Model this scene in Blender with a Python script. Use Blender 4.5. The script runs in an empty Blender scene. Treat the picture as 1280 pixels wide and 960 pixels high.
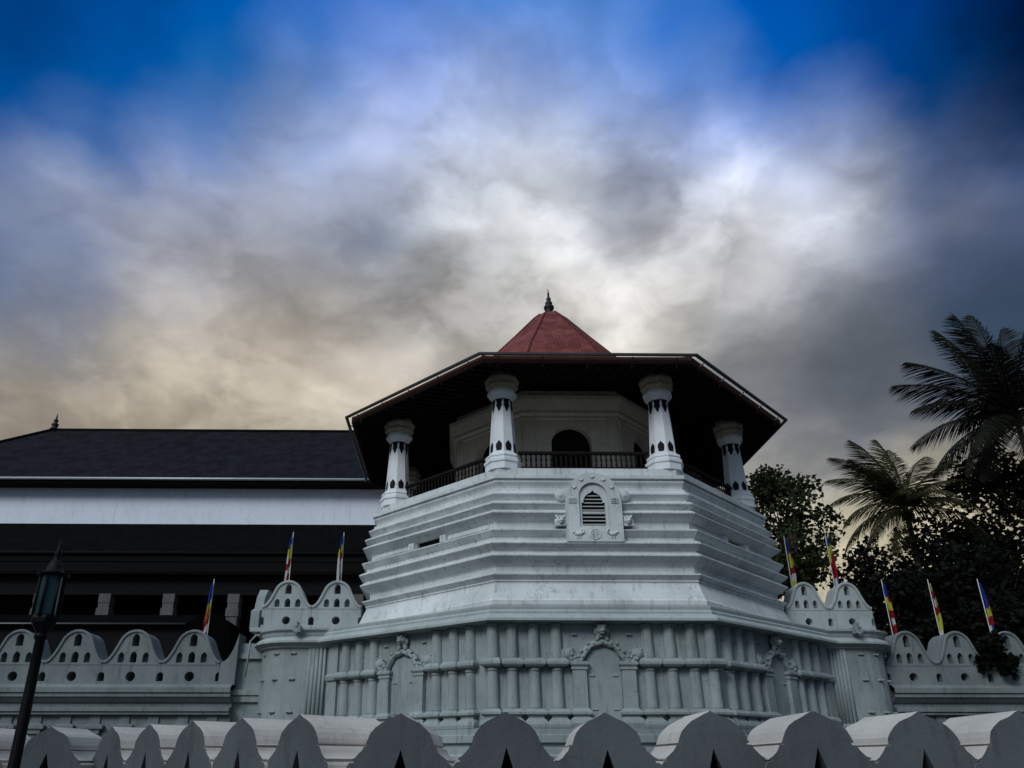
import bpy, bmesh, math, random
from mathutils import Vector, Matrix
R = math.radians
random.seed(7)
S = bpy.context.scene
COL = S.collection

# ------------------------------------------------------------------ camera
CAM = Vector((-4.208, -29.684, 1.6))
cd = bpy.data.cameras.new('camera'); cam = bpy.data.objects.new('camera', cd); COL.objects.link(cam)
cam.location = CAM
PITCH = 0.3852; YAW = -0.0144
cam.rotation_euler = (math.pi/2 + PITCH, 0, YAW)
cd.sensor_width = 36; cd.lens = 944.52/1280*36
cd.shift_x = (640-583.7)/1280; cd.shift_y = (569.78-480)/1280
cd.clip_start = 0.1; cd.clip_end = 3000
S.camera = cam

# ------------------------------------------------------------------ sky, sun, exposure
SUN_AZ, SUN_EL = R(-146), R(34)        # veiled by cloud, high on the viewer's left
S.view_settings.view_transform = 'Standard'
S.view_settings.look = 'None'
S.view_settings.exposure = 0.0
S.view_settings.gamma = 1.0
S.view_settings.use_curve_mapping = False

def lin(c):
    return tuple((v/255/12.92 if v/255 <= .04045 else ((v/255+.055)/1.055)**2.4) for v in c)

SKYROWS = [   # cloud colours seen towards the north, by bearing and height
 (-80, [(0,50,112),(0,60,132),(16,86,172),(70,118,200),(85,130,200),(60,115,195),(4,78,168),(0,58,134),(0,26,72)]),
 (0,   [(0,58,122),(0,68,144),(22,94,178),(78,124,205),(95,140,208),(66,122,200),(6,88,178),(0,68,152),(0,32,84)]),
 (80,  [(0,66,132),(0,82,156),(52,113,182),(122,148,208),(135,160,215),(108,143,206),(48,104,182),(2,80,160),(2,28,72)]),
 (160, [(8,76,145),(64,105,166),(112,138,188),(176,188,220),(186,200,228),(160,176,215),(160,174,212),(62,102,162),(18,66,124)]),
 (240, [(120,135,165),(150,158,182),(158,166,188),(164,172,192),(226,232,240),(190,197,214),(232,236,242),(142,150,172),(84,100,136)]),
 (320, [(64,98,146),(146,152,168),(158,160,170),(128,138,155),(228,229,228),(196,196,200),(212,212,214),(100,110,130),(54,70,100)]),
 (400, [(96,114,146),(164,160,156),(170,164,156),(162,158,154),(188,186,182),(220,218,210),(134,136,142),(82,92,104),(48,68,92)]),
 (480, [(150,142,132),(206,196,176),(192,182,166),(182,174,162),(180,176,168),(176,173,166),(108,112,119),(86,94,105),(62,78,96)]),
 (560, [(140,132,122),(170,160,144),(178,168,152),(172,164,152),(170,166,158),(160,158,154),(140,142,146),(116,120,126),(92,100,110)]),
 (660, [(150,142,130),(165,155,140),(170,162,148),(172,164,152),(172,166,156),(190,184,166),(206,200,178),(214,204,172),(190,180,152)]),
 (940, [(130,124,116),(140,134,124),(150,142,132),(150,144,136),(150,146,138),(160,156,144),(170,164,148),(170,162,142),(150,144,128)]),
]
def sky_sample(px, py):
    px = min(max(px, 0), 1279.9); py = min(max(py, -80), 939.9)
    for (y0, r0), (y1, r1) in zip(SKYROWS, SKYROWS[1:]):
        if y0 <= py <= y1:
            v = (py-y0)/(y1-y0); break
    u = px/160; i = int(u); f = u-i
    out = []
    a0, a1, b0, b1 = lin(r0[i]), lin(r0[i+1]), lin(r1[i]), lin(r1[i+1])
    return [((a0[k]*(1-f)+a1[k]*f)*(1-v)+(b0[k]*(1-f)+b1[k]*f)*v) for k in range(3)]
def dir_to_px(d):
    fw = Vector((math.sin(-YAW)*math.cos(PITCH), math.cos(YAW)*math.cos(PITCH), math.sin(PITCH)))
    rt = Vector((math.cos(YAW), math.sin(YAW), 0)); up = rt.cross(fw)
    z = max(d.dot(fw), .05)
    return 583.7+944.52*d.dot(rt)/z, 569.78-944.52*d.dot(up)/z

WARP, HEAP = .11, .85
BANKS = [(-1.0, 44.7, 2.7, 0.073), (3.6, 42.4, 2.4, 0.099), (8.0, 38.4, 2.5, 0.132), (12.1, 36.1, 2.2, 0.115), (15.9, 32.8, 2.4, 0.132), (-11.4, 46.4, 2.4, 0.05), (29.0, 41.9, 2.4, 0.066), (31.4, 36.6, 2.5, 0.099), (28.0, 33.7, 2.2, 0.099), (24.1, 31.0, 2.2, 0.083), (-5.4, 38.4, 3.6, -0.176), (15.2, 38.5, 3.0, -0.16), (21.4, 37.8, 2.1, -0.096), (19.4, 31.5, 1.5, -0.2), (24.1, 34.3, 1.8, -0.16), (33.1, 27.0, 3.6, -0.16), (-26.5, 25.4, 3.6, 0.04), (13.1, 31.7, 1.8, 0.083), (-17.1, 35.0, 4.2, -0.048), (44.3, 40.8, 4.6, -0.6), (17.5, 34.3, 1.5, 0.22), (14.2, 33.0, 1.2, 0.2), (9.3, 36.0, 1.1, 0.15), (26.4, 31.9, 1.2, 0.2), (20.9, 30.9, 1.3, -0.16), (30.7, 38.6, 1.7, 0.12), (18.5, 36.7, 1.6, -0.12), (-19.0, 34.7, 6.7, 0.1), (-26.7, 34.7, 5.5, 0.08)]
class NT:
    def __init__(s, tree): s.t = tree; s.n = tree.nodes; s.l = tree.links
    def new(s, typ, **kw):
        nd = s.n.new(typ)
        for k, v in kw.items(): setattr(nd, k, v)
        return nd
    def link(s, a, b): s.l.new(a, b)
    def put(s, sock, v):
        if isinstance(v, (int, float)): sock.default_value = v
        elif isinstance(v, (tuple, list, Vector)):
            v = tuple(v)
            if sock.type == 'RGBA' and len(v) == 3: v = v+(1,)
            sock.default_value = v
        else: s.l.new(v, sock)
    def math(s, op, a, b=0.0, c=0.0, clamp=False):
        nd = s.n.new('ShaderNodeMath'); nd.operation = op; nd.use_clamp = clamp
        s.put(nd.inputs[0], a); s.put(nd.inputs[1], b); s.put(nd.inputs[2], c)
        return nd.outputs[0]
    def vm(s, op, a, b=(0,0,0), scale=None):
        nd = s.n.new('ShaderNodeVectorMath'); nd.operation = op
        s.put(nd.inputs[0], a); s.put(nd.inputs[1], b)
        if scale is not None: s.put(nd.inputs[3], scale)
        return nd.outputs['Value'] if op in ('DOT_PRODUCT','LENGTH') else nd.outputs[0]
    def mix(s, f, a, b, typ='MIX'):
        nd = s.n.new('ShaderNodeMix'); nd.data_type = 'RGBA'; nd.blend_type = typ
        s.put(nd.inputs[0], f); s.put(nd.inputs[6], a); s.put(nd.inputs[7], b)
        return nd.outputs[2]
    def noise(s, vec, scale, detail=4, rough=.5, dist=0.0, col=False):
        nd = s.n.new('ShaderNodeTexNoise'); s.put(nd.inputs['Vector'], vec)
        nd.inputs['Scale'].default_value = scale; nd.inputs['Detail'].default_value = detail
        nd.inputs['Roughness'].default_value = rough; nd.inputs['Distortion'].default_value = dist
        return nd.outputs['Color' if col else 'Fac']
    def ramp(s, f, stops, interp='LINEAR'):
        nd = s.n.new('ShaderNodeValToRGB'); e = nd.color_ramp.elements
        nd.color_ramp.interpolation = interp
        while len(e) > 1: e.remove(e[-1])
        for i, (p, c) in enumerate(stops):
            x = e[0] if i == 0 else e.new(p)
            x.position = p; x.color = tuple(c)+(1,) if len(c) == 3 else c
        s.put(nd.inputs[0], f)
        return nd.outputs[0]
    def mrange(s, v, a, b, c, d, smooth=True):
        nd = s.n.new('ShaderNodeMapRange'); nd.interpolation_type = 'SMOOTHSTEP' if smooth else 'LINEAR'
        s.put(nd.inputs[0], v)
        for i, q in enumerate((a, b, c, d)): nd.inputs[i+1].default_value = q
        return nd.outputs[0]

BACK_GAIN = 1.0
def make_world():
    w = bpy.data.worlds.new('World'); S.world = w; w.use_nodes = True
    t = NT(w.node_tree); t.n.clear()
    out = t.new('ShaderNodeOutputWorld'); bg = t.new('ShaderNodeBackground')
    bg.inputs[1].default_value = 0.1
    t.link(bg.outputs[0], out.inputs[0])
    tc = t.new('ShaderNodeTexCoord'); d0 = tc.outputs['Generated']
    # planar cloud-layer coordinates (clouds get smaller towards the horizon)
    sp = t.new('ShaderNodeSeparateXYZ'); t.link(d0, sp.inputs[0])
    zz = t.math('ADD', t.math('MAXIMUM', sp.outputs[2], 0.0), 0.35)
    pl = t.vm('ADD', t.vm('SCALE', d0, scale=t.math('DIVIDE', 1.0, zz)), (6.2,.3,2.0))
    # warp of the large cloud pattern
    n1 = t.noise(pl, 2.6, 4, .5, .0, True)
    n2 = t.noise(pl, 8.0, 5, .55, .0, True)
    wv = t.vm('SCALE', t.vm('SUBTRACT', n1, (.5,.5,.5)), scale=.12)
    wv2 = t.vm('SCALE', t.vm('SUBTRACT', n2, (.5,.5,.5)), scale=.07)
    d = t.vm('NORMALIZE', t.vm('ADD', t.vm('ADD', d0, wv), wv2))
    sd = t.new('ShaderNodeSeparateXYZ'); t.link(d, sd.inputs[0])
    az = t.math('ARCTAN2', sd.outputs[0], sd.outputs[1])        # 0 = +Y, positive to the right
    el = t.math('ARCSINE', sd.outputs[2])
    f = t.math('DIVIDE', el, R(70), clamp=True)
    azs = [-48+8*i for i in range(13)]
    cur = None
    for i, a in enumerate(azs):
        stops = []
        for k in range(22):
            e = 70*k/21
            dv = Vector((math.sin(R(a))*math.cos(R(e)), math.cos(R(a))*math.cos(R(e)), math.sin(R(e))))
            c = sky_sample(*dir_to_px(dv))
            stops.append((k/21, c))
        rc = t.ramp(f, stops, 'LINEAR')
        if cur is None: cur = rc
        else: cur = t.mix(t.mrange(az, R(azs[i-1]), R(a), 0, 1), cur, rc)
    # billows: light and dark cloud detail
    wp = t.vm('ADD', pl, t.vm('SCALE', t.vm('SUBTRACT', t.noise(pl, 4.0, 3, .5, 0, True), (.5,.5,.5)), scale=WARP))
    def billow(sc, off, det=4):
        n_ = t.noise(t.vm('ADD', wp, off), sc, det, .5, 0)
        return t.math('MULTIPLY', t.math('ABSOLUTE', t.math('SUBTRACT', n_, .5)), 5.0)      # rounded heaps with dark creases
    b1 = t.noise(wp, 3.0, 5, .5, 0)
    heaps = t.math('SUBTRACT', t.math('ADD', billow(3.6, (1.1,.2,0)), t.math('MULTIPLY', billow(8.0, (5.2,3.1,1.0)), .6)), .62)
    b3 = t.noise(t.vm('ADD', wp, (7.1,2.7,5.4)), 8.5, 8, .58, 0)
    bb = t.math('ADD', t.math('MULTIPLY', t.mrange(b1, .43, .57, -.5, .5), .55), t.math('ADD', t.math('MULTIPLY', heaps, HEAP), t.math('MULTIPLY', t.mrange(b3, .42, .58, -.5, .5), .48)))
    hs = t.new('ShaderNodeHueSaturation'); hs.inputs['Saturation'].default_value = 1.03; t.link(cur, hs.inputs['Color']); cur = hs.outputs[0]
    g0 = t.new('ShaderNodeRGBToBW'); t.link(cur, g0.inputs[0])
    amp = t.mrange(g0.outputs[0], .06, .50, .10, .46)
    gain = t.math('ADD', 1.04, t.math('MULTIPLY', bb, amp))
    # banks of brighter and darker cloud, by bearing and height above the horizon (degrees), breadth, strength
    for a, e, sg, am in BANKS:
        dv = Vector((math.sin(R(a))*math.cos(R(e)), math.cos(R(a))*math.cos(R(e)), math.sin(R(e))))
        w_ = t.math('POWER', t.math('MAXIMUM', t.vm('DOT_PRODUCT', d, dv), 0.0), 1/R(sg)**2)
        gain = t.math('ADD', gain, t.math('MULTIPLY', w_, am))
    north = t.vm('SCALE', cur, scale=t.math('MULTIPLY', gain, 10.0))
    # the rest of the sky: Nishita blue under broken blue-grey cloud
    nis = t.new('ShaderNodeTexSky'); nis.sky_type = 'NISHITA'; nis.sun_disc = False
    nis.sun_elevation = SUN_EL; nis.sun_rotation = SUN_AZ
    nb = t.mix(1.0, nis.outputs[0], (.55,.72,1.0), 'MULTIPLY')
    cm = t.mrange(n1 if False else t.noise(pl, 1.6, 5, .55, .2), .36, .56, .25, 1.0)
    lobe = t.math('MAXIMUM', t.vm('DOT_PRODUCT', d0, Vector((-.50,-.42,.80)).normalized()), 0.0)
    lob = t.math('ADD', .22, t.math('MULTIPLY', t.math('POWER', lobe, 2.5), 1.35))
    low = t.mrange(sp.outputs[2], .15, .76, .05, 1.0)          # unseen low sky dimmed, added to keep wall fronts and undersides dark
    cl = t.vm('SCALE', t.mix(0.0, (6.9,8.3,9.2), (0,0,0)), scale=t.math('MULTIPLY', t.math('MULTIPLY', lob, low), BACK_GAIN))
    south = t.mix(cm, nb, cl)
    fac = t.mrange(sp.outputs[1], .44, .12, 0, 1)
    t.link(t.mix(fac, north, south), bg.inputs[0])
    w.cycles.sampling_method = 'MANUAL'; w.cycles.sample_map_resolution = 1024
make_world()
sl = bpy.data.lights.new('sun', 'SUN'); sun = bpy.data.objects.new('sun', sl); COL.objects.link(sun)
sl.energy = 1.3; sl.angle = R(22); sl.color = (.95, .985, 1.0)
sd_ = Vector((math.sin(SUN_AZ)*math.cos(SUN_EL), math.cos(SUN_AZ)*math.cos(SUN_EL), math.sin(SUN_EL)))
sun.rotation_euler = (-sd_).to_track_quat('-Z', 'Y').to_euler()

# ------------------------------------------------------------------ materials
def mat(name, rough=.8):
    m = bpy.data.materials.new(name); m.use_nodes = True
    t = NT(m.node_tree); b = t.n['Principled BSDF']; b.inputs['Roughness'].default_value = rough
    b.inputs['Specular IOR Level'].default_value = .08
    return m, t, b
def bump(t, b, h, strength=.3, dist=.02):
    n = t.new('ShaderNodeBump'); n.inputs['Strength'].default_value = strength; n.inputs['Distance'].default_value = dist
    t.put(n.inputs['Height'], h); t.link(n.outputs[0], b.inputs['Normal'])
def plaster(name, c1, c2, stain, amount=.6, rough=.85):
    m, t, b = mat(name, rough)
    tc = t.new('ShaderNodeNewGeometry').outputs['Position']
    big = t.noise(tc, .7, 6, .6); fine = t.noise(tc, 14, 5, .65)
    mp = t.new('ShaderNodeMapping'); t.link(tc, mp.inputs[0]); mp.inputs['Scale'].default_value = (5,5,.55)
    streak = t.noise(mp.outputs[0], 1.3, 6, .65)
    c = t.mix(t.mrange(big, .35, .7, 0, 1), c1, c2)
    c = t.mix(t.math('MULTIPLY', t.mrange(streak, .52, .74, 0, 1), amount), c, stain)
    mp2 = t.new('ShaderNodeMapping'); t.link(tc, mp2.inputs[0]); mp2.inputs['Scale'].default_value = (16,16,1.1)
    drip = t.noise(mp2.outputs[0], 1.0, 4, .55)
    c = t.mix(t.math('MULTIPLY', t.math('MULTIPLY', t.mrange(drip, .56, .72, 0, 1), t.mrange(t.noise(tc, 1.7, 3, .5), .45, .62, 0, 1)), amount*.8), c, stain)
    vo = t.new('ShaderNodeTexVoronoi'); vo.feature = 'DISTANCE_TO_EDGE'; vo.inputs['Scale'].default_value = 1.1
    t.link(t.vm('ADD', tc, t.vm('SCALE', t.noise(tc, 3.0, 4, .6, 0, True), scale=.7)), vo.inputs['Vector'])
    crack = t.math('MULTIPLY', t.mrange(vo.outputs['Distance'], .004, .012, 1, 0), t.mrange(t.noise(tc, .9, 2, .5), .5, .6, 0, .55))
    c = t.mix(crack, c, stain)
    c = t.mix(t.math('MULTIPLY', t.mrange(fine, .56, .72, 0, 1), .22*amount+.08), c, stain)
    t.link(c, b.inputs['Base Color'])
    h = t.math('ADD', t.math('MULTIPLY', big, .6), t.math('MULTIPLY', fine, .35))
    bump(t, b, h, .5, .05)
    return m
def plain(name, c, rough=.7, var=.25, scale=6, metal=0.0, bmp=.15):
    m, t, b = mat(name, rough); b.inputs['Metallic'].default_value = metal
    tc = t.new('ShaderNodeNewGeometry').outputs['Position']
    n = t.noise(tc, scale, 5, .6)
    dk = tuple(x*(1-var) for x in c); lt = tuple(min(1, x*(1+var)) for x in c)
    t.link(t.mix(n, dk, lt), b.inputs['Base Color'])
    if bmp: bump(t, b, n, bmp, .02)
    return m
M = {}
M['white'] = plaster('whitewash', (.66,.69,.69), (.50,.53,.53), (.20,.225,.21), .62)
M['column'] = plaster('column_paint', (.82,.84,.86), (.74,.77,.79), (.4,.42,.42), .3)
M['old'] = plaster('shaded_wave_whitewash', (.20,.225,.23), (.145,.165,.165), (.09,.105,.10), .8)  # wave walls: vignette darkness put into the base colour
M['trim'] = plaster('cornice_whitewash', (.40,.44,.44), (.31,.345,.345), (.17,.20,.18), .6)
M['wall'] = plaster('shaded_weathered_whitewash', (.31,.35,.35), (.225,.26,.26), (.12,.145,.13), .75)  # some weathering, plus the shade of the lower walls put into the colour
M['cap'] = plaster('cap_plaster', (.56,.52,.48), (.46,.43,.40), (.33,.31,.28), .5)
M['face'] = plaster('shaded_merlon_plaster', (.10,.11,.12), (.075,.083,.09), (.05,.055,.055), .5)  # shade of the merlon fronts put into the colour; sides use the paler cap
M['beige'] = plaster('bare_capital_plaster', (.47,.40,.31), (.37,.31,.245), (.2,.17,.13), .6)
M['core'] = plaster('cream_plaster', (.74,.66,.555), (.64,.575,.485), (.25,.22,.18), .4)
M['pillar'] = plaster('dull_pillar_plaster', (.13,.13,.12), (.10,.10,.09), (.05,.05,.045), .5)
M['frieze'] = plaster('frieze_plaster', (.82,.87,.97), (.78,.83,.92), (.42,.44,.48), .3)
M['black'] = plain('black_paint', (.012,.012,.014), .6, .2)
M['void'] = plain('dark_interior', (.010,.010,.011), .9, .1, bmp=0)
M['rail'] = plain('dark_stained_wood', (.012,.009,.008), .5, .4, 10)
M['iron'] = plain('black_iron', (.006,.006,.007), .5, .3, 12, 0)
M['gutter'] = plain('gutter_metal', (.10,.095,.09), .4, .3, 5, .7)
M['galv'] = plain('pale_gutter_metal', (.42,.44,.46), .4, .25, 5, .3)
M['louvre'] = plain('louvre_wood', (.34,.35,.35), .7, .25, 9)
M['finial'] = plain('dark_bronze', (.035,.03,.03), .4, .3, 9, .5)
M['glass'] = plain('lantern_glass', (.012,.035,.04), .12, .35, 3)
M['glass'].node_tree.nodes['Principled BSDF'].inputs['Specular IOR Level'].default_value = .5
M['pole'] = plain('pale_pole', (.55,.55,.52), .5, .15)
for k, c in dict(f_blue=(.008,.028,.21), f_yellow=(.35,.33,.028), f_red=(.19,.008,.013), f_white=(.42,.41,.42), f_orange=(.30,.09,.02)).items():
    M[k] = plain('flag_cloth_'+k[2:], c, .8, .18, 20)
M['blue_dome'] = plain('pale_blue_plastic', (.30,.38,.62), .4, .15)
M['trunk'] = plain('palm_bark', (.055,.045,.036), .9, .4, 8)
def leafmat(name, c, trans=.25):
    m, t, b = mat(name, .75); b.inputs['Specular IOR Level'].default_value = .08
    tc = t.new('ShaderNodeNewGeometry')
    n = t.noise(tc.outputs['Position'], 1.2, 4, .6)
    ob = t.mix(t.mrange(n, .3, .7, 0, 1), tuple(x*.55 for x in c), tuple(x*1.35 for x in c))
    t.link(ob, b.inputs['Base Color'])
    tr = t.new('ShaderNodeBsdfTranslucent'); t.link(ob, tr.inputs[0])
    ms = t.new('ShaderNodeMixShader'); ms.inputs[0].default_value = trans
    t.link(b.outputs[0], ms.inputs[1]); t.link(tr.outputs[0], ms.inputs[2])
    t.link(ms.outputs[0], t.n['Material Output'].inputs[0])
    return m
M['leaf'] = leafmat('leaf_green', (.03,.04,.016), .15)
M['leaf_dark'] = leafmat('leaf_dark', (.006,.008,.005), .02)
M['frond_pale'] = leafmat('frond_yellow_green', (.045,.044,.018), .40)
M['frond'] = leafmat('frond_green', (.012,.013,.008), .12)
def tiles(name, c, sc=(3.2, 3.2), plane='radial'):
    m, t, b = mat(name, .85); b.inputs['Specular IOR Level'].default_value = .02
    uv = t.new('ShaderNodeUVMap').outputs[0]
    br = t.new('ShaderNodeTexBrick'); t.link(uv, br.inputs[0])
    br.inputs['Scale'].default_value = 1.0; br.inputs['Brick Width'].default_value = .15; br.inputs['Row Height'].default_value = .12
    br.inputs['Mortar Size'].default_value = .010; br.inputs['Bias'].default_value = -.2
    br.inputs['Color1'].default_value = tuple(x*1.12 for x in c)+(1,); br.inputs['Color2'].default_value = tuple(x*.8 for x in c)+(1,)
    br.inputs['Mortar'].default_value = tuple(x*.45 for x in c)+(1,)
    n = t.noise(t.new('ShaderNodeNewGeometry').outputs['Position'], 1.5, 6, .65)
    c2 = t.mix(t.mrange(n, .38, .66, 0, .85), br.outputs[0], tuple(x*.42 for x in c))
    t.link(c2, b.inputs['Base Color'])
    sep = t.new('ShaderNodeSeparateXYZ'); t.link(uv, sep.inputs[0])
    saw = t.math('FRACT', t.math('DIVIDE', sep.outputs[1], .12))
    wav = t.math('ABSOLUTE', t.math('SINE', t.math('MULTIPLY', sep.outputs[0], math.pi/.15)))
    bump(t, b, t.math('ADD', t.math('MULTIPLY', saw, -.6), t.math('MULTIPLY', wav, .6)), .6, .03)
    return m
M['red_tile'] = tiles('red_clay_tiles', (.235,.073,.068))
M['dark_tile'] = tiles('dark_weathered_tiles', (.020,.021,.025))
M['low_tile'] = tiles('brown_weathered_tiles', (.0045,.0045,.0045))
def boards(name, c):
    m, t, b = mat(name, .85); b.inputs['Specular IOR Level'].default_value = .06
    p = t.new('ShaderNodeNewGeometry').outputs['Position']
    mp = t.new('ShaderNodeMapping'); t.link(p, mp.inputs[0]); mp.inputs['Scale'].default_value = (.6,.6,9)
    n = t.noise(mp.outputs[0], 3, 5, .7)
    t.link(t.mix(n, tuple(x*.4 for x in c), tuple(x*1.6 for x in c)), b.inputs['Base Color'])
    bump(t, b, n, .4, .02)
    return m
M['soffit'] = boards('dark_soffit_boards', (.012,.009,.0075))
M['fascia'] = boards('dark_fascia_boards', (.007,.007,.007))
M['red_fascia'] = boards('red_fascia_boards', (.05,.024,.021))

# ------------------------------------------------------------------ mesh helpers
class B:
    """collects geometry, then links it as one mesh object"""
    def __init__(s): s.bm = bmesh.new(); s.uv = s.bm.loops.layers.uv.new('UVMap'); s.mi = 0
    def face(s, vs, mi=None, uvs=None, smooth=False):
        try: f = s.bm.faces.new(vs)
        except ValueError: return None
        f.material_index = s.mi if mi is None else mi; f.smooth = smooth
        if uvs:
            for l, u in zip(f.loops, uvs): l[s.uv].uv = u
        return f
    def v(s, p): return s.bm.verts.new(p)
    def box(s, x0, x1, y0, y1, z0, z1, xf=None):
        p = [Vector((x, y, z)) for z in (z0, z1) for y in (y0, y1) for x in (x0, x1)]
        if xf: p = [xf @ q for q in p]
        v = [s.v(q) for q in p]
        for a in ((0,2,3,1),(4,5,7,6),(0,1,5,4),(2,6,7,3),(0,4,6,2),(1,3,7,5)): s.face([v[i] for i in a])
    def loft(s, rings, cap=True, smooth=False, closed=True):
        vr = [[s.v(p) for p in r] for r in rings]
        n = len(vr[0])
        for a, b in zip(vr, vr[1:]):
            for i in range(n if closed else n-1):
                j = (i+1) % n; s.face([a[i], a[j], b[j], b[i]], smooth=smooth)
        if cap: s.face(list(reversed(vr[0]))); s.face(vr[-1])
        return vr
    def lathe(s, prof, seg=16, c=(0,0,0), rot=0, smooth=True, xf=None, sx=1, sy=1):
        rings = []
        for r, z in prof:
            ring = []
            for i in range(seg):
                a = rot+2*math.pi*i/seg
                q = Vector((c[0]+r*sx*math.cos(a), c[1]+r*sy*math.sin(a), c[2]+z))
                ring.append(xf @ q if xf else q)
            rings.append(ring)
        s.loft(rings, smooth=smooth)
    def tube(s, pts, r, seg=6, r2=None):
        pts = [Vector(p) for p in pts]; rings = []
        for i, p in enumerate(pts):
            t = (pts[min(i+1, len(pts)-1)]-pts[max(i-1, 0)]).normalized()
            a = t.orthogonal().normalized() if i == 0 else (a - t*a.dot(t)).normalized()
            b = t.cross(a); rr = r if r2 is None else r+(r2-r)*i/(len(pts)-1)
            rings.append([p+(a*math.cos(2*math.pi*k/seg)+b*math.sin(2*math.pi*k/seg))*rr for k in range(seg)])
        s.loft(rings, smooth=True)
    def prism(s, poly, depth, xf=None, mi_side=None, mi_back=None):
        """poly in the x-z plane, front face at y=0, back at y=depth"""
        a = [Vector((x, 0, z)) for x, z in poly]; b = [Vector((x, depth, z)) for x, z in poly]
        if xf: a = [xf @ p for p in a]; b = [xf @ p for p in b]
        va = [s.v(p) for p in a]; vb = [s.v(p) for p in b]
        s.face(va); s.face(list(reversed(vb)), mi=mi_back)
        for i in range(len(va)):
            j = (i+1) % len(va); s.face([va[j], va[i], vb[i], vb[j]], mi=mi_side)
    def ball(s, c, rx, ry=None, rz=None, seg=10, rings=7, xf=None, rnd=0):
        ry = ry or rx; rz = rz or rx; rr = []
        for i in range(1, rings):
            th = math.pi*i/rings
            ring = []
            for k in range(seg):
                ph = 2*math.pi*k/seg; q = 1+random.uniform(-rnd, rnd)
                p = Vector((c[0]+rx*q*math.sin(th)*math.cos(ph), c[1]+ry*q*math.sin(th)*math.sin(ph), c[2]-rz*q*math.cos(th)))
                ring.append(xf @ p if xf else p)
            rr.append(ring)
        s.loft(rr, smooth=True)
    def sweep(s, plan, prof, closed=True, uvscale=1, cap_prof=False, skip=None, mi_fn=None):
        """plan: CCW (x,y); prof: (offset outward, z)"""
        n = len(plan); P = [Vector((x, y, 0)) for x, y in plan]
        def nrm(a, b):
            d = (b-a).normalized(); return Vector((d.y, -d.x, 0))
        mit = []
        for i in range(n):
            if closed or 0 < i < n-1:
                n1 = nrm(P[i-1], P[i]); n2 = nrm(P[i], P[(i+1) % n])
                m = (n1+n2); m = m/max(m.dot(n1), .2)
            elif i == 0: m = nrm(P[0], P[1])
            else: m = nrm(P[-2], P[-1])
            mit.append(m)
        V = [[s.v((P[i]+mit[i]*o).to_tuple()[:2]+(z,)) for i in range(n)] for o, z in prof]
        along = [0]
        for i in range(n): along.append(along[-1]+(P[(i+1) % n]-P[i]).length)
        up = [0]
        for a, b in zip(prof, prof[1:]): up.append(up[-1]+math.hypot(a[0]-b[0], a[1]-b[1]))
        for j in range(len(prof)-1):
            for i in range(n if closed else n-1):
                if skip and skip(i, j): continue
                k = (i+1) % n
                mid = (along[i]+along[i+1])/2
                def ux(q, row): # centred so that the courses stay level
                    return mid+(Vector(V[row][q].co)-(Vector(V[row][i].co)+Vector(V[row][k].co))/2).dot((P[k]-P[i]).normalized())
                s.face([V[j][i], V[j][k], V[j+1][k], V[j+1][i]], mi=mi_fn(i, j) if mi_fn else None,
                       uvs=[(ux(i, j), up[j]), (ux(k, j), up[j]), (ux(k, j+1), up[j+1]), (ux(i, j+1), up[j+1])])
        return V
    def build(s, name, mats, parent=None, fix=True, loc=None):
        if fix: bmesh.ops.recalc_face_normals(s.bm, faces=s.bm.faces)
        me = bpy.data.meshes.new(name); s.bm.to_mesh(me); s.bm.free()
        for m in (mats if isinstance(mats, (list, tuple)) else [mats]): me.materials.append(m)
        o = bpy.data.objects.new(name, me); COL.objects.link(o)
        if parent: o.parent = parent
        if loc: o.location = loc
        return o
def tag(o, label=None, cat=None, group=None, kind=None):
    if label: o['label'] = label
    if cat: o['category'] = cat
    if group: o['group'] = group
    if kind: o['kind'] = kind
    return o
def thing(name, label, cat, loc=(0,0,0), rz=0, group=None):
    o = bpy.data.objects.new(name, None); COL.objects.link(o); o.empty_display_size = .3
    o.location = loc; o.rotation_euler = (0, 0, rz)
    return tag(o, label, cat, group)
def kids(o): return [c for c in bpy.data.objects if c.parent == o]
def dup(o, parent=None, loc=None, rz=None):
    c = o.copy(); COL.objects.link(c)
    if parent is not None: c.parent = parent
    if loc is not None: c.location = loc
    if rz is not None: c.rotation_euler = (0, 0, rz)
    for k in kids(o): dup(k, c)
    return c
def cut(o, cutter):
    """boolean difference, applied to the mesh"""
    cutter.parent = o.parent
    md = o.modifiers.new('cut', 'BOOLEAN'); md.object = cutter; md.operation = 'DIFFERENCE'; md.solver = 'EXACT'
    bpy.context.view_layer.update()
    dg = bpy.context.evaluated_depsgraph_get()
    me = bpy.data.meshes.new_from_object(o.evaluated_get(dg))
    o.modifiers.remove(md); old = o.data; o.data = me; me.name = old.name
    bpy.data.meshes.remove(old); cm = cutter.data; bpy.data.objects.remove(cutter); bpy.data.meshes.remove(cm)
    return o
def T(x, y, z=0, rz=0): return Matrix.Translation((x, y, z)) @ Matrix.Rotation(rz, 4, 'Z')
def arch_poly(hw, z0, zs, seg=10, cx=0, point=0):
    """closed arched outline: straight to zs, then half circle"""
    p = [(cx-hw, z0), (cx+hw, z0)]
    for i in range(seg+1):
        a = math.pi*i/seg; p.append((cx+hw*math.cos(a), zs+hw*math.sin(a)*(1+point*math.sin(a)**6)))
    return p
def octp(r, rot=0): return [(r/math.cos(R(22.5))*math.cos(R(-112.5+45*k)+rot), r/math.cos(R(22.5))*math.sin(R(-112.5+45*k)+rot)) for k in range(8)]

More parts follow.
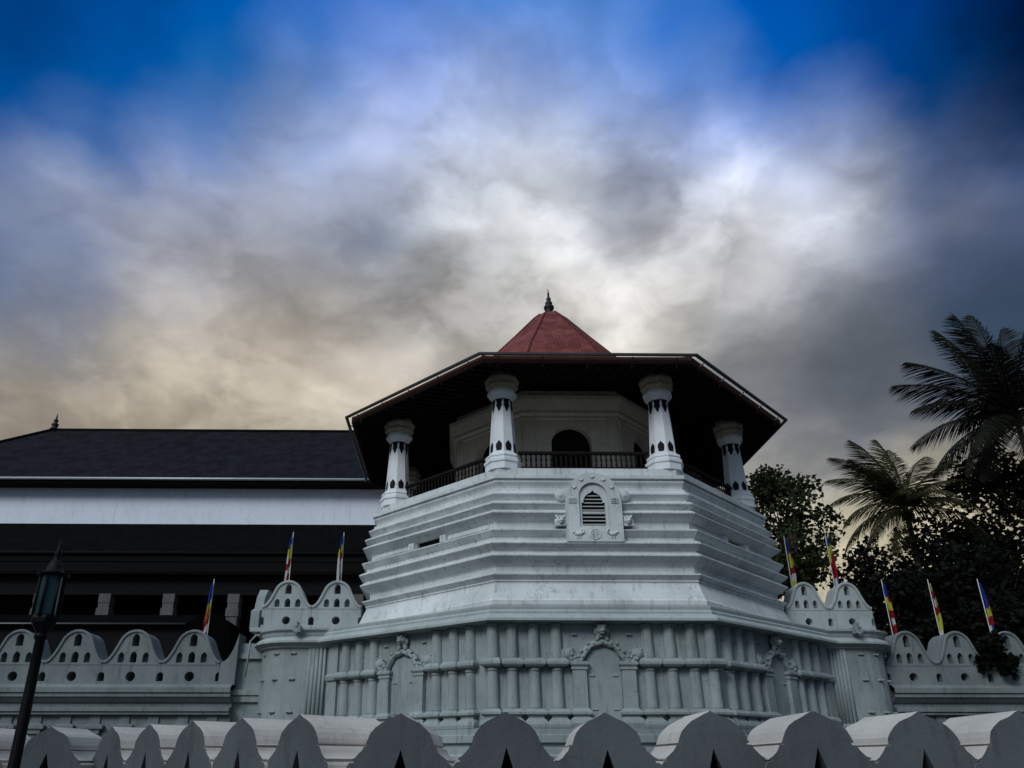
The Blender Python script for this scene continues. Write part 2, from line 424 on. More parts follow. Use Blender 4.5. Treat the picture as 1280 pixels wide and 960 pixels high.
# ------------------------------------------------------------------ ground, moat
b = B(); b.face([b.v(p) for p in ((-900,-900,0),(900,-900,0),(900,900,0),(-900,900,0))])
tag(b.build('ground', plain('dark_earth', (.045,.045,.04), .9, .4, .4)), kind='structure')
b = B(); b.face([b.v(p) for p in ((-60,-15,.02),(60,-15,.02),(60,-9,.02),(-60,-9,.02))])
tag(b.build('moat_water', plain('moat_water', (.012,.018,.014), .08, .3, .5)), kind='structure')
b = B(); b.box(-60, 60, -60, -22.6, -.4, .06)
tag(b.build('pavement', plain('paving', (.09,.09,.085), .85, .25, 2)), kind='structure')

# ================================================================== OCTAGONAL TOWER
tower = thing('octagonal_tower', 'white octagonal temple tower with red conical roof and open columned balcony', 'tower')
R0 = 7.45
LOW = [(-3.15,-R0),(3.15,-R0),(8.45,-3.25),(8.45,5),(-8.45,5),(-8.45,-3.25)]
b = B()
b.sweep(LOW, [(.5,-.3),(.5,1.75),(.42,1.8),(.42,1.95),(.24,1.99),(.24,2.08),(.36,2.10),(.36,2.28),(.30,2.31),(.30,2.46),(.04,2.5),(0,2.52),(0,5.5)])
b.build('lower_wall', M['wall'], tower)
b = B()
b.sweep(LOW, [(0,5.33),(.30,5.36),(.46,5.37),(.46,5.44),(.34,5.55),(.24,5.60),(.25,5.66),(.20,5.72),(.22,5.80),(.22,5.835),(.17,5.845),(.17,5.86),(-.6,5.87)])
b.build('cornice', M['trim'], tower)

# moulded upper tier (r, z)
PROF = [(7.6,5.85),(7.62,5.88),(7.62,6.0),(7.57,6.06),(7.36,6.55),(7.36,6.60),(7.39,6.61),(7.39,6.65),(7.35,6.66),(7.40,6.72),(7.46,6.79),(7.46,6.83),(7.36,6.87),(7.28,6.90),(7.28,6.97),(7.255,6.98),(7.255,7.085),(7.30,7.09),(7.30,7.12),(7.36,7.16),(7.45,7.25),(7.53,7.34),(7.53,7.38),(7.47,7.44),(7.41,7.50),
        (7.41,7.54),(7.45,7.57),(7.51,7.64),(7.56,7.71),(7.56,7.75),(7.48,7.82),(7.39,7.88),(7.39,7.97),(7.42,7.99),(7.46,8.05),(7.51,8.14),(7.51,8.18),(7.40,8.24),
        (7.25,8.28),(7.25,8.49),(7.30,8.50),(7.30,8.52),(7.36,8.56),(7.44,8.63),(7.50,8.70),(7.50,8.74),(7.42,8.81),(7.35,8.86),(7.35,8.88),(7.40,8.93),(7.47,9.01),(7.47,9.05),(7.40,9.11),(7.29,9.18),(7.29,9.20),(7.33,9.27),(7.39,9.36),(7.39,9.40),(7.30,9.47),(7.22,9.53),
        (7.22,9.59),(7.13,9.61),(7.13,9.66),(7.16,9.73),(7.23,9.82),(7.24,9.87),(7.19,9.88),(7.19,9.93),(7.28,9.94),(7.28,10.05),(7.24,10.07),(6.95,10.12),(6.95,10.40),(6.7,10.42),(6.7,10.3),(.5,10.3)]
PROF = [((r+.5*(r-7.37) if 6.66 < z < 9.5 and r > 7.37 else r-.35*(7.37-r) if 6.66 < z < 9.5 and r > 7.27 else r), z) for r, z in PROF]
b = B(); b.sweep(octp(R0), [(r-R0, z) for r, z in PROF])
ub = b.build('moulded_tier', M['white'], tower)
# vent openings in the flat band of the oblique faces
for sgn in (-1, 1):
    c = B(); a = R(45)*sgn
    xf = Matrix.Rotation(a, 4, 'Z') @ Matrix.Translation((0, -7.9, 0))
    c.box(-.62, .62, 0, 1.6, 8.285, 8.52, xf)
    ub = cut(ub, c.build('cutter', M['void']))
for sgn in (-1, 1):
    a = R(45)*sgn
    xf = Matrix.Rotation(a, 4, 'Z') @ Matrix.Translation((0, -7.25, 0))
    b = B(); b.box(-.66, .66, .14, .18, 8.20, 8.60, xf); b.build('vent_back', M['void'], tower)
    for q in (-1, 1):
        b = B(); b.box(q*.77-.13, q*.77+.13, -.12, .02, 8.285, 8.505, xf)
        b.tube([xf @ Vector((q*.77-.05, -.125, 8.34)), xf @ Vector((q*.77+.04, -.13, 8.37)), xf @ Vector((q*.77-.02, -.13, 8.41)), xf @ Vector((q*.77+.05, -.125, 8.45))], .018)
        b.build('vent_jamb', M['white'], tower)
        b = B(); x0, x1 = sorted((q*.95, q*2.75)); b.box(x0, x1, -.035, .02, 8.33, 8.455, xf)
        b.build('band_panel', M['white'], tower)

# --- pilasters of the lower wall
def stack_box(b, lv, xf):
    rings = []
    for w, d, z in lv: rings.append([xf @ Vector(p) for p in ((-w,-d,z),(w,-d,z),(w,.05,z),(-w,.05,z))])
    b.loft(rings)
def pil_mesh(kind):
    b = B(); I = Matrix.Identity(4)
    if kind == 'upper':
        stack_box(b, [(.20,.20,4.09),(.27,.27,4.13),(.31,.31,4.18),(.31,.31,4.25),(.24,.24,4.35)], I)
        b.lathe([(.195,4.34),(.185,4.4),(.17,5.22),(.17,5.25),(.20,5.26),(.20,5.30),(.18,5.34)], 14)
    else:
        stack_box(b, [(.32,.30,2.47),(.33,.31,2.56),(.31,.28,2.64),(.21,.20,2.74),(.22,.20,2.77),(.31,.29,2.83),(.31,.29,2.89),(.22,.2,2.98)], I)
        b.lathe([(.19,2.97),(.18,3.03),(.165,3.98),(.165,4.0),(.19,4.01),(.19,4.05),(.17,4.10)], 14)
    return b
pil = {k: pil_mesh(k).build('pilaster', M['wall'], tower) for k in ('upper', 'lower')}
used = set()
def put_pil(x, y, rz):
    for k, o in pil.items():
        if k in used: o2 = o.copy(); COL.objects.link(o2)
        else: o2 = o; used.add(k)
        o2.location = (x, y, 0); o2.rotation_euler = (0, 0, rz)
FACES = []      # (centre, direction angle, half length)
for a, c in ((LOW[5], LOW[0]), (LOW[0], LOW[1]), (LOW[1], LOW[2])):
    A, C = Vector(a), Vector(c); FACES.append(((A+C)/2, math.atan2((C-A).y, (C-A).x), (C-A).length/2))
for i, (m, ang, hl) in enumerate(FACES):
    d = Vector((math.cos(ang), math.sin(ang)))
    ts = [s*q for s in (-1, 1) for q in (1.32, 1.97, 2.60)]
    for tt in ts: put_pil(*(m+d*tt), ang)
for (x, y), rz in ((LOW[0], (FACES[0][1])/2), (LOW[1], FACES[2][1]/2)): put_pil(x, y, rz)
for i, s in ((0, -1), (2, 1)):                     # flat end pilasters
    m, ang, hl = FACES[i]; d = Vector((math.cos(ang), math.sin(ang))); p = m+d*s*(hl-.22)
    b = B(); xf = T(p.x, p.y, 0, ang)
    for lv in ([(.22,.10,2.47),(.22,.10,5.36)], [(.26,.17,4.12),(.26,.2,4.25),(.23,.12,4.34)], [(.26,.17,2.7),(.26,.2,2.85),(.23,.12,2.97)]): stack_box(b, lv, xf)
    b.build('flat_pilaster', M['wall'], tower)

# --- carved niches
def lion_head(b, x, y, z, s=1.0, rnd=.06):
    q = lambda a, c, d: (x+a*s, y+c*s, z+d*s)
    b.ball(q(0,-.10,0), .17*s, .15*s, .17*s, 12, 9, rnd=rnd)            # skull
    b.ball(q(0,-.23,-.06), .085*s, .10*s, .07*s, 10, 7)                 # muzzle
    b.ball(q(0,-.22,-.135), .075*s, .07*s, .03*s, 8, 6)                 # jaw
    for g in (-1, 1):
        b.ball(q(g*.14,-.08,.15), .055*s, .04*s, .06*s, 8, 6)           # ears
        b.ball(q(g*.075,-.235,.045), .035*s, .03*s, .035*s, 8, 6)       # eyes
        b.ball(q(g*.075,-.225,.09), .055*s, .035*s, .02*s, 8, 6)        # brows
        b.ball(q(g*.17,-.06,-.06), .06*s, .06*s, .12*s, 8, 6, rnd=.1)   # mane
def niche(ang, m):
    n = B(); xf = T(m.x, m.y, 0, ang)
    inner = arch_poly(.46, 2.52, 4.22, 12); 
    n.prism([(-.49,2.52),(.49,2.52)]+[(.49*math.cos(math.pi*i/12), 4.22+.49*math.sin(math.pi*i/12)) for i in range(13)], .06, xf @ Matrix.Translation((0,-.05,0)))
    o = n.build('niche', M['wall'], tower)
    for s in (-1, 1):
        b = B(); xs = xf @ Matrix.Translation((s*.70, 0, 0))
        stack_box(b, [(.30,.26,2.47),(.32,.28,2.6),(.30,.24,2.72),(.21,.18,2.77),(.30,.26,2.83),(.30,.26,2.9),(.22,.18,2.98),(.20,.17,3.0),(.20,.17,4.02),(.24,.2,4.04),(.24,.2,4.1),(.21,.18,4.11),(.27,.23,4.17),(.27,.23,4.24),(.22,.2,4.26)], xs)
        b.build('pier', M['wall'], o)
        b = B()                                                     # volute at the arch foot
        cx, cz = s*1.0, 4.46
        b.lathe([(.0,0),(.20,0),(.215,.05),(.19,.12),(.12,.15),(.10,.19),(.03,.2)], 16, xf=xf @ Matrix.Translation((cx,0,cz)) @ Matrix.Rotation(R(90), 4, 'X'))
        for k in range(7):
            a = k/7*2*math.pi; b.ball((cx+.2*math.cos(a), -.08, cz+.2*math.sin(a)), .05, .06, .05, 8, 6, xf=xf)
        b.build('volute', M['wall'], o)
    b = B()                                                         # leafy arch band
    pts = []
    half = [(.62*math.sin(R(a)), 4.20+.60*math.cos(R(a))) for a in (0,12,24,36,48,60,72)]+[(.66,4.32),(.74,4.29),(.82,4.29),(.90,4.33),(.96,4.40)]
    pts = [(-x, z) for x, z in reversed(half[1:])]+half; NP = len(pts)-1
    rings = []
    for i, (x, z) in enumerate(pts):
        dx = pts[min(i+1,NP)][0]-pts[max(i-1,0)][0]; dz = pts[min(i+1,NP)][1]-pts[max(i-1,0)][1]; L = math.hypot(dx, dz); nx, nz = -dz/L, dx/L
        w = .10+.02*math.sin(i*2.1)
        rings.append([xf @ Vector((x+nx*k*w, y, z+nz*k*w)) for k, y in ((-1,.02),(-1,-.14),(-.5,-.2),(.2,-.19),(.6,-.14),(1,-.12),(1,.02))])
        if i % 2 == 0: b.ball((x+nx*.09, -.16, z+nz*.09), .055, .05, .055, 8, 6, xf=xf)
        else: b.ball((x+nx*.0, -.19, z+nz*.0), .04, .04, .04, 6, 5, xf=xf)
    b.loft(rings)
    for k in range(5): b.ball(((-.12, .12, 0, -.07, .07)[k], -.12, (4.93,4.93,4.98,5.02,5.02)[k]), .08, .08, .08, 8, 6, xf=xf, rnd=.1)
    b.build('arch_band', M['wall'], o)
    b = B(); lion_head(b, 0, 0, 0, .98)
    for v in b.bm.verts: v.co = xf @ (v.co+Vector((0, -.06, 5.17)))
    b.build('lion_head', M['wall'], o)
    for x, z in ((-.33,3.86),(.33,3.86),(-.8,5.02),(.8,5.02),(-.3,2.95),(.3,2.95)):
        b = B()
        for g in (-.04, .04): b.ball((x+g, -.06, z+abs(g)*.3), .05, .025, .028, 8, 5, xf=xf)
        b.build('relief_boss', M['wall'], o)
for m, ang, hl in FACES: niche(ang, m)

# --- front window with louvres
wy = -7.69
wf = B()
outer = [(-.86,7.76),(.86,7.76),(.86,9.12)]+[(.84*math.cos(math.pi*i/20), 9.14+.84*math.sin(math.pi*i/20)) for i in range(21)]+[(-.86,9.12)]
wf.prism(outer, .6, Matrix.Translation((0, wy, 0)))
win = wf.build('window_surround', M['white'], tower)
c = B(); c.prism(arch_poly(.45, 8.22, 9.2, 16), .5, Matrix.Translation((0, wy-.3, 0))); win = cut(win, c.build('cutter', M['void']))
b = B()                                     # inner frame with a cusped head, boolean-cut below
b.prism(arch_poly(.445, 8.225, 9.2, 16), .07, Matrix.Translation((0, wy+.08, 0)))
fr = b.build('inner_frame', M['white'], win)
c = B(); c.prism([(-.36,8.28),(.36,8.28),(.36,9.02),(.30,9.02),(.29,9.12),(.24,9.22),(.16,9.30),(.06,9.35),(0,9.42),(-.06,9.35),(-.16,9.30),(-.24,9.22),(-.29,9.12),(-.30,9.02),(-.36,9.02)], .5, Matrix.Translation((0, wy, 0)))
fr = cut(fr, c.build('cutter', M['void']))
b = B(); b.box(-.4, .4, wy+.165, wy+.168, 8.25, 9.5); b.build('dark_backing', M['void'], win)
b = B()
for k in range(9):
    z = 8.33+k*.115; w = .35 if z < 8.98 else (.29 if z < 9.14 else .2)
    b.box(-w, w, -.007, .007, -.026, .026, Matrix.Translation((0, wy+.13, z)) @ Matrix.Rotation(R(-38), 4, 'X'))
b.build('louvre', M['louvre'], win)
for s in (-1, 1):
    b = B(); b.lathe([(.0,0),(.20,0),(.205,.02),(.19,.04),(.13,.045),(.12,.055),(.03,.06)], 18, xf=Matrix.Translation((s*.97, wy+.16, 9.27)) @ Matrix.Rotation(R(90), 4, 'X'))
    b.lathe([(.06,0),(.06,.02),(.05,.035),(.02,.04)], 12, xf=Matrix.Translation((s*.99, wy+.12, 9.26)) @ Matrix.Rotation(R(90), 4, 'X'))
    b.build('volute', M['white'], win)
    b = B(); lion_head(b, s*1.03, -7.52, 8.46, .82); b.box(s*1.04-.15, s*1.04+.15, -7.66, -7.3, 8.27, 8.34); b.build('lion_head', M['white'], win)
    b = B()                                 # swan-like bird in relief
    bx = s*.52
    b.ball((bx, wy-.015, 8.0), .13, .04, .065, 10, 7); b.ball((bx+s*.13, wy-.015, 8.05), .06, .03, .035, 8, 6)
    b.tube([(bx-s*.10, wy-.02, 8.0), (bx-s*.17, wy-.025, 8.05), (bx-s*.15, wy-.025, 8.12), (bx-s*.11, wy-.02, 8.13)], .026)
    b.tube([(bx-.03, wy-.015, 7.95), (bx-.03, wy-.015, 7.86)], .014); b.tube([(bx+.05, wy-.015, 7.95), (bx+.05, wy-.015, 7.86)], .014)
    b.build('bird_relief', M['white'], win)
b = B()                                     # wheel in relief
def torus(b, c, Rr, r, y, seg=24):
    b.loft([[Vector((c[0]+(Rr+r*math.cos(p))*math.cos(2*math.pi*i/seg), y-r*.8*math.sin(p), c[1]+(Rr+r*math.cos(p))*math.sin(2*math.pi*i/seg))) for p in [2*math.pi*k/6 for k in range(6)]] for i in range(seg+1)], cap=False, smooth=True)
torus(b, (0, 7.99), .16, .022, wy-.004); torus(b, (0, 7.99), .11, .012, wy-.004); torus(b, (0, 7.99), .045, .02, wy-.004)
for k in range(8): b.tube([(.05*math.cos(k*math.pi/4), wy-.008, 7.99+.05*math.sin(k*math.pi/4)), (.15*math.cos(k*math.pi/4), wy-.008, 7.99+.15*math.sin(k*math.pi/4))], .010)
b.build('wheel_relief', M['white'], win)
for k in range(7):
    b = B(); a = R(-6+32*k); x, z = .65*math.cos(a), 9.2+.62*math.sin(a)
    b.ball((x, wy-.012, z), .055, .03, .045, 10, 6); b.ball((x-.06, wy-.008, z+.02), .03, .02, .025, 8, 5); b.ball((x+.06, wy-.008, z+.02), .03, .02, .025, 8, 5)
    b.build('arch_boss', M['white'], win)
for s in (-1, 1):
    b = B()
    for dz in (0, .06, .12): b.box(s*.65-.12, s*.65+.12, wy-.03, wy+.01, 8.98+dz, 9.01+dz)
    b.build('impost_band', M['white'], win)

# --- columns
def octo(prof, rot=0): 
    return prof
def make_column():
    b = B()
    b.lathe([(.455,11.02),(.455,11.06),(.335,13.02)], 8, smooth=False)
    c = b.build('column', M['column'], tower)
    b = B()
    b.lathe([(.60,10.40),(.60,10.62),(.64,10.65),(.64,10.74),(.58,10.78),(.58,10.83),(.605,10.86),(.58,10.93),(.50,10.98),(.47,11.02),(.47,11.03)], 8, smooth=False)
    b.build('column_base', M['column'], c)
    b = B()                                   # flared collar
    b.lathe([(.332,13.0),(.37,13.04),(.50,13.20),(.515,13.27),(.48,13.34),(.46,13.38),(.44,13.40)], 8, smooth=False)
    b.build('collar', M['column'], c)
    b = B()
    b.lathe([(.45,13.38),(.47,13.41),(.55,13.48),(.57,13.54),(.53,13.58),(.53,13.60),(.58,13.66),(.605,13.74),(.59,13.82),(.55,13.86),(.50,13.90),(.48,14.02),(.40,14.06)], 8, smooth=False)
    b.build('capital', M['beige'], c)
    # painted black tongues at neck and dark leaf shapes at the foot, one on each side of the shaft
    b = B(); f = B()
    for k in range(8):
        a0 = R(22.5+45*k); nrm = Vector((math.cos(a0), math.sin(a0), 0)); tan = Vector((-nrm.y, nrm.x, 0))
        ap = math.cos(R(22.5))
        rad = lambda z: (.455+(.335-.455)*(z-11.06)/(13.02-11.06))*ap
        half = lambda z: rad(z)*math.tan(R(22.5))
        def plate(bb, pts, th=.006):
            o = [nrm*(rad(z)+th)+tan*x+Vector((0,0,z)) for x, z in pts]; i = [nrm*(rad(z)-.02)+tan*x+Vector((0,0,z)) for x, z in pts]
            bb.loft([i, o])
        h = half(12.9)
        plate(b, [(-h*.98,13.01),(-h*.62,12.86),(-h*.80,12.74),(-h*.5,12.66),(-.02,12.53),(.02,12.53),(h*.5,12.66),(h*.80,12.74),(h*.62,12.86),(h*.98,13.01)])
        plate(f, [(-.085,11.07),(.085,11.07),(.11,11.22),(.10,11.32),(.05,11.38),(0,11.45),(-.05,11.38),(-.10,11.32),(-.11,11.22)])
    b.build('neck_ornament', M['black'], c); f.build('foot_ornament', M['black'], c)
    return c
col0 = make_column()
RC = 6.45
cp = [(RC/math.cos(R(22.5))*math.cos(R(-112.5+45*k)), RC/math.cos(R(22.5))*math.sin(R(-112.5+45*k))) for k in range(8)]
for k, (x, y) in enumerate(cp):
    o = col0 if k == 0 else dup(col0, tower)
    o.location = (x, y, 0)
# --- railings between the columns
def make_rail():
    L = 2*RC*math.tan(R(22.5))/2-.5
    b = B(); b.box(-L, L, -.07, .07, 11.09, 11.17); o = b.build('railing', M['rail'], tower)
    b = B(); b.box(-L, L, -.05, .05, 10.56, 10.63); b.build('bottom_rail', M['rail'], o)
    b = B(); n = 26
    for i in range(n):
        x = -L+.09+(2*L-.18)*i/(n-1)
        b.lathe([(.024,10.62),(.036,10.72),(.022,10.78),(.040,10.88),(.022,10.99),(.034,11.05),(.03,11.10)], 8, (x, 0, 0))
    b.build('baluster_row', M['rail'], o)
    return o
r0 = make_rail()
for k in range(8):
    o = r0 if k == 0 else dup(r0, tower)
    a = R(45*k); o.location = (RC*math.sin(a), -RC*math.cos(a), 0); o.rotation_euler = (0, 0, a)
# --- inner room of the balcony
CR = 4.2
b = B(); b.sweep(octp(CR), [(0,10.3),(0,14.6),(-.4,14.6),(-.4,10.3),(0,10.3)])
core = b.build('inner_wall', M['core'], tower)
for k in range(4):
    c = B(); xf = Matrix.Rotation(R(45*k), 4, 'Z') @ Matrix.Translation((0, -6, 0))
    c.prism(arch_poly(.74, 10.31, 12.44, 16), 12, xf); core = cut(core, c.build('cutter', M['core']))
b = B(); b.sweep(octp(CR), [(0,13.42),(.05,13.44),(.05,13.5),(.02,13.53),(.12,13.62),(.12,13.75),(.20,13.9),(.30,14.1),(.32,14.25),(0,14.4)]); b.build('inner_cornice', M['core'], tower)
for k in range(8):
    xf = Matrix.Rotation(R(45*k), 4, 'Z') @ Matrix.Translation((0, -CR, 0))
    for s in (-1, 1):
        b = B()
        b.box(s*1.5-.16, s*1.5+.16, -.06, .02, 10.3, 13.40, xf)
        b.box(s*1.07-.25, s*1.07+.25, -.035, .02, 12.30, 12.36, xf)
        b.build('inner_pilaster_strip', M['core'], tower)
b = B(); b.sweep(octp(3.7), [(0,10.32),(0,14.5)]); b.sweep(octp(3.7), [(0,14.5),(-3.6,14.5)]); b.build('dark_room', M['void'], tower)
# --- roof
ER = 8.2
b = B()
rp = [(8.20,13.80),(6.6,14.60),(5.0,15.32),(4.3,15.85),(3.7,16.35),(3.2,17.0),(2.9,17.5),(2.3,18.25),(1.7,19.0),(1.1,19.78),(.72,20.27),(.45,20.55),(.16,20.70)]
b.sweep(octp(ER), [(r-ER, z) for r, z in rp])
roof = b.build('roof', M['red_tile'], tower)
b = B()                                     # hip ribs
for k in range(8):
    a = R(-112.5+45*k); b.tube([(r/math.cos(R(22.5))*math.cos(a), r/math.cos(R(22.5))*math.sin(a), z+.0) for r, z in rp[:-1]], .045, 6)
b.build('hip_rib', M['red_tile'], roof)
b = B(); b.sweep(octp(ER), [(0,13.795),(.03,13.80),(.03,13.58),(-.06,13.58),(-.06,13.72)]); b.build('fascia', M['red_fascia'], roof)
b = B(); b.sweep(octp(ER), [(-.062,13.62),(-1.4,13.98),(-1.4,14.06),(-1.75,14.08),(-4.2,14.75),(-4.4,14.75)])
for k in range(8):                          # rafters under the eaves
    a = R(45*k); w = ER*math.tan(R(22.5))
    for i in range(-8, 9):
        x = i*.37; 
        xf = Matrix.Rotation(a, 4, 'Z')
        y0, y1 = -ER+.08, -max(4.3, abs(x)/math.tan(R(22.5))+.1)
        if y1-y0 < .4: continue
        p0 = Vector((x, y0, 13.62-.02)); p1 = Vector((x, y1, 13.62+(y1-y0)*.268-.02))
        v = []
        for p in (p0, p1): v.append([xf @ (p+Vector((dx, 0, dz))) for dx, dz in ((-.045,-.09),(.045,-.09),(.045,.06),(-.045,.06))])
        b.loft(v)
b.build('soffit', M['soffit'], roof)
b = B(); b.sweep(octp(RC), [(.22,14.03),(.22,14.32),(-.22,14.32),(-.22,14.03),(.22,14.03)]); b.build('ring_beam', M['soffit'], roof)
b = B(); GR = ER+.22
b.sweep(octp(GR), [(-.06,13.80),(-.05,13.74),(0,13.71),(.05,13.74),(.06,13.80),(.045,13.80),(.035,13.75),(0,13.73),(-.035,13.75),(-.045,13.80),(-.06,13.80)])
gut = b.build('gutter', M['gutter'], roof)
for k in range(8):
    xf = Matrix.Rotation(R(45*k), 4, 'Z')
    for x in (-2.9, -1.45, 0, 1.45, 2.9):
        b = B(); b.tube([xf @ Vector(p) for p in ((x, -GR+.05, 13.72), (x, -ER+.02, 13.62), (x, -ER+.04, 13.46))], .022, 5)
        b.build('gutter_bracket', M['gutter'], roof)
b = B(); b.lathe([(.17,20.72),(.19,20.80),(.16,20.84),(.21,20.92),(.24,21.02),(.23,21.08),(.15,21.12),(.14,21.18),(.17,21.24),(.16,21.28),(.10,21.40),(.09,21.44),(.115,21.48),(.10,21.53),(.055,21.60),(.045,21.76),(.055,21.79),(.03,21.84),(.02,21.98),(.003,22.06)], 14, (0, 0, 0))
b.build('finial', M['finial'], roof)

# ================================================================== WAVE-TOPPED WALLS
def wave(W, zb, zv, zp, n=30):
    """outline of one merlon from valley to valley; hump between"""
    pts = []
    for i in range(n+1):
        u = -1+2*i/n; a = abs(u)
        if a < .5: h = .42+.58*math.sqrt(max(0, 1-(a/.58)**2))
        else:
            e = .42+.58*math.sqrt(1-(.5/.58)**2); k = (a-.5)/.5; h = e*(1-k)**2.0*(1+.3*k)
        pts.append((u*W/2, zv+(zp-zv)*h))
    return pts
def make_merlon(W, zb, zv, zp, th, parent, round_mid=True, matl='white'):
    top = wave(W-.012, zb, zv, zp)
    b = B(); b.prism([(-W/2+.006, zb), (W/2-.006, zb)]+list(reversed(top)), th)
    o = b.build('merlon', M[matl], parent)
    h = zp-zv; k = W/2.0
    holes = []
    def arch(cx, z, w, hh, d): holes.append((arch_poly(w, z, z+hh-w, 8, cx, .25), d))
    arch(0, zv+.50*h, .125*k, .37*h, .55)
    arch(0, zv-.02*h, .115*k, .32*h, .55)
    for s in (-1, 1): arch(s*.42*k, zv-.02*h, .105*k, .30*h, .22)
    lb = zb+.12*(zv-zb)
    if round_mid: holes.append(([(.165*k*math.cos(2*math.pi*i/14), lb+.19+.165*k*math.sin(2*math.pi*i/14)) for i in range(14)], .55))
    c = B()
    for p, d in holes: c.prism(p, d+.1, Matrix.Translation((0, -.1, 0)))
    o = cut(o, c.build('cutter', M[matl]))
    for s in (-1, 1):                        # half arch holes at the joints
        c = B(); c.prism(arch_poly(.115*k, lb+.03, lb+.22, 8, s*W/2), .65, Matrix.Translation((0, -.1, 0))); o = cut(o, c.build('cutter', M[matl]))
    b = B(); rings = []                      # raised rolled edge and string course
    for i, (x, z) in enumerate(top):
        q0 = top[max(i-1, 0)]; q1 = top[min(i+1, len(top)-1)]; dx, dz = q1[0]-q0[0], q1[1]-q0[1]; L = math.hypot(dx, dz); nx, nz = -dz/L, dx/L
        rings.append([Vector((x+nx*a, y, z+nz*a)) for a, y in ((.02,.10),(.03,-.03),(.0,-.06),(-.055,-.05),(-.075,.02),(-.05,.10))])
    b.loft(rings)
    b.build('rim', M[matl], o)
    b = B(); b.box(-W/2+.006, W/2-.006, -.016, .05, zv-.095*h, zv-.065*h); b.build('string_course', M[matl], o)
    b = B(); b.box(-W/2+.05, W/2-.05, .56, .60, zb+.02, zv-.12*h); b.box(-.3*k, .3*k, .56, .60, zb+.1, zp-.08*h); dk = b.build('hole_shade', M['void'], o)
    # the dark backing sits inside the solid merlon, seen only through the holes
    return o

# --- corner bastions beside the tower
def bastion(sgn, label, xs, ym):
    t = thing('corner_bastion', label, 'bastion', group='round bastions beside the tower')
    pl = [(8.2,-3.2),(9.75,-3.15)]+[(9.75+1.35*math.sin(R(a)), -1.80-1.35*math.cos(R(a))) for a in (15,30,45,60,75,90)]+[(11.1,4)]
    if sgn < 0: pl = [(-x, y) for x, y in reversed(pl)]
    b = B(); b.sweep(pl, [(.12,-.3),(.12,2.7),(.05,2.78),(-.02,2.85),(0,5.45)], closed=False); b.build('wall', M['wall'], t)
    b = B(); b.sweep(pl, [(-.1,5.2),(.05,5.22),(.10,5.25),(.10,5.29),(.22,5.34),(.30,5.38),(.30,5.45),(.22,5.52),(.10,5.60),(.14,5.66),(.16,5.74),(.26,5.80),(.27,5.86),(.10,5.88),(-2.0,5.90)], closed=False)
    b.build('cornice', M['trim'], t)
    b = B()                                   # fluted strip where bastion and tower meet
    for i in range(5): b.lathe([(.05,2.8),(.05,5.25)], 8, (sgn*(8.66+.13*i), -3.22+.012*i, 0))
    b.box(*sorted((sgn*8.62, sgn*9.22)), -3.2, -3.0, 2.8, 5.25); b.build('fluted_strip', M['wall'], t)
    for z in (3.1, 4.15, 5.0):
        for px, py in ((9.75,-3.17),(10.35,-3.03),(10.85,-2.6)):
            b = B()
            for g in (-.05,.05): b.ball((sgn*px+g, py, z+abs(g)), .07, .05, .045, 8, 5)
            b.build('relief_boss', M['wall'], t)
    # pier behind the round corner
    b = B(); x0, x1 = sorted((sgn*10.6, sgn*12.05)); b.box(x0, x1, -1.75, .5, -.3, 5.55); b.build('pier', M['wall'], t)
    b = B(); b.box(x0-.08, x1+.08, -1.9, .6, 5.02, 5.2); b.box(x0-.03, x1+.03, -1.83, .55, 5.2, 5.56); b.build('pier_cap', M['wall'], t)
    b = B(); b.box(x0-.06, x1+.06, -1.92, .5, 3.78, 3.95); b.box(x0-.03, x1+.03, -1.86, .5, 3.55, 3.78); b.build('pier_band', M['wall'], t)
    W = abs(xs[1]-xs[0])
    x_mid = sum(xs)/2
    b = B(); b.box(x_mid-W-.35, x_mid+W+.02, ym-.02, ym+.9, 5.84, 5.98); b.build('parapet_base', M['trim'], t)
    m = make_merlon(W, 5.95, 6.72, 7.62, .75, t, True, 'trim')
    for i, x in enumerate(xs):
        o = m if i == 0 else dup(m, t)
        o.location = (x, ym, 0)
    # return of the parapet going back
    b = B(); xr = sgn*(abs(x_mid)+W) - sgn*.02
    b.prism([(-.5,5.95),(1.7,5.95),(1.7,6.7),(1.3,7.3),(.9,7.6),(.45,7.55),(.1,7.2),(-.1,6.75),(-.5,6.6)], .3, Matrix.Translation((xr+sgn*.15, ym+.7, 0)) @ Matrix.Rotation(R(90), 4, 'Z'))
    b.build('return_parapet', M['wall'], t)
    sx = sgn*9.62
    b = B(); b.box(sx-.12, sx+.12, -3.62, -3.2, 5.70, 5.92); b.box(sx-.03, sx+.03, -3.66, -3.3, 5.88, 6.05); b.tube([(sx, -3.5, 5.75), (sx, -3.68, 5.66)], .05); b.build('spout', M['wall'], t)
    return t
bl = bastion(-1, 'white rounded bastion left of the tower with two wave merlons on top', (-10.20,-8.45), -2.75)
br = bastion(1, 'white rounded bastion right of the tower with two wave merlons, palms behind', (8.35,9.90), -2.75)
b = B(); b.tube([(-11.35,-3.0,4.3),(-11.35,-2.8,5.5),(-11.2,-2.7,5.72),(-11.05,-2.75,5.70)], .035, 8); b.build('drain_pipe', M['wall'], bl)

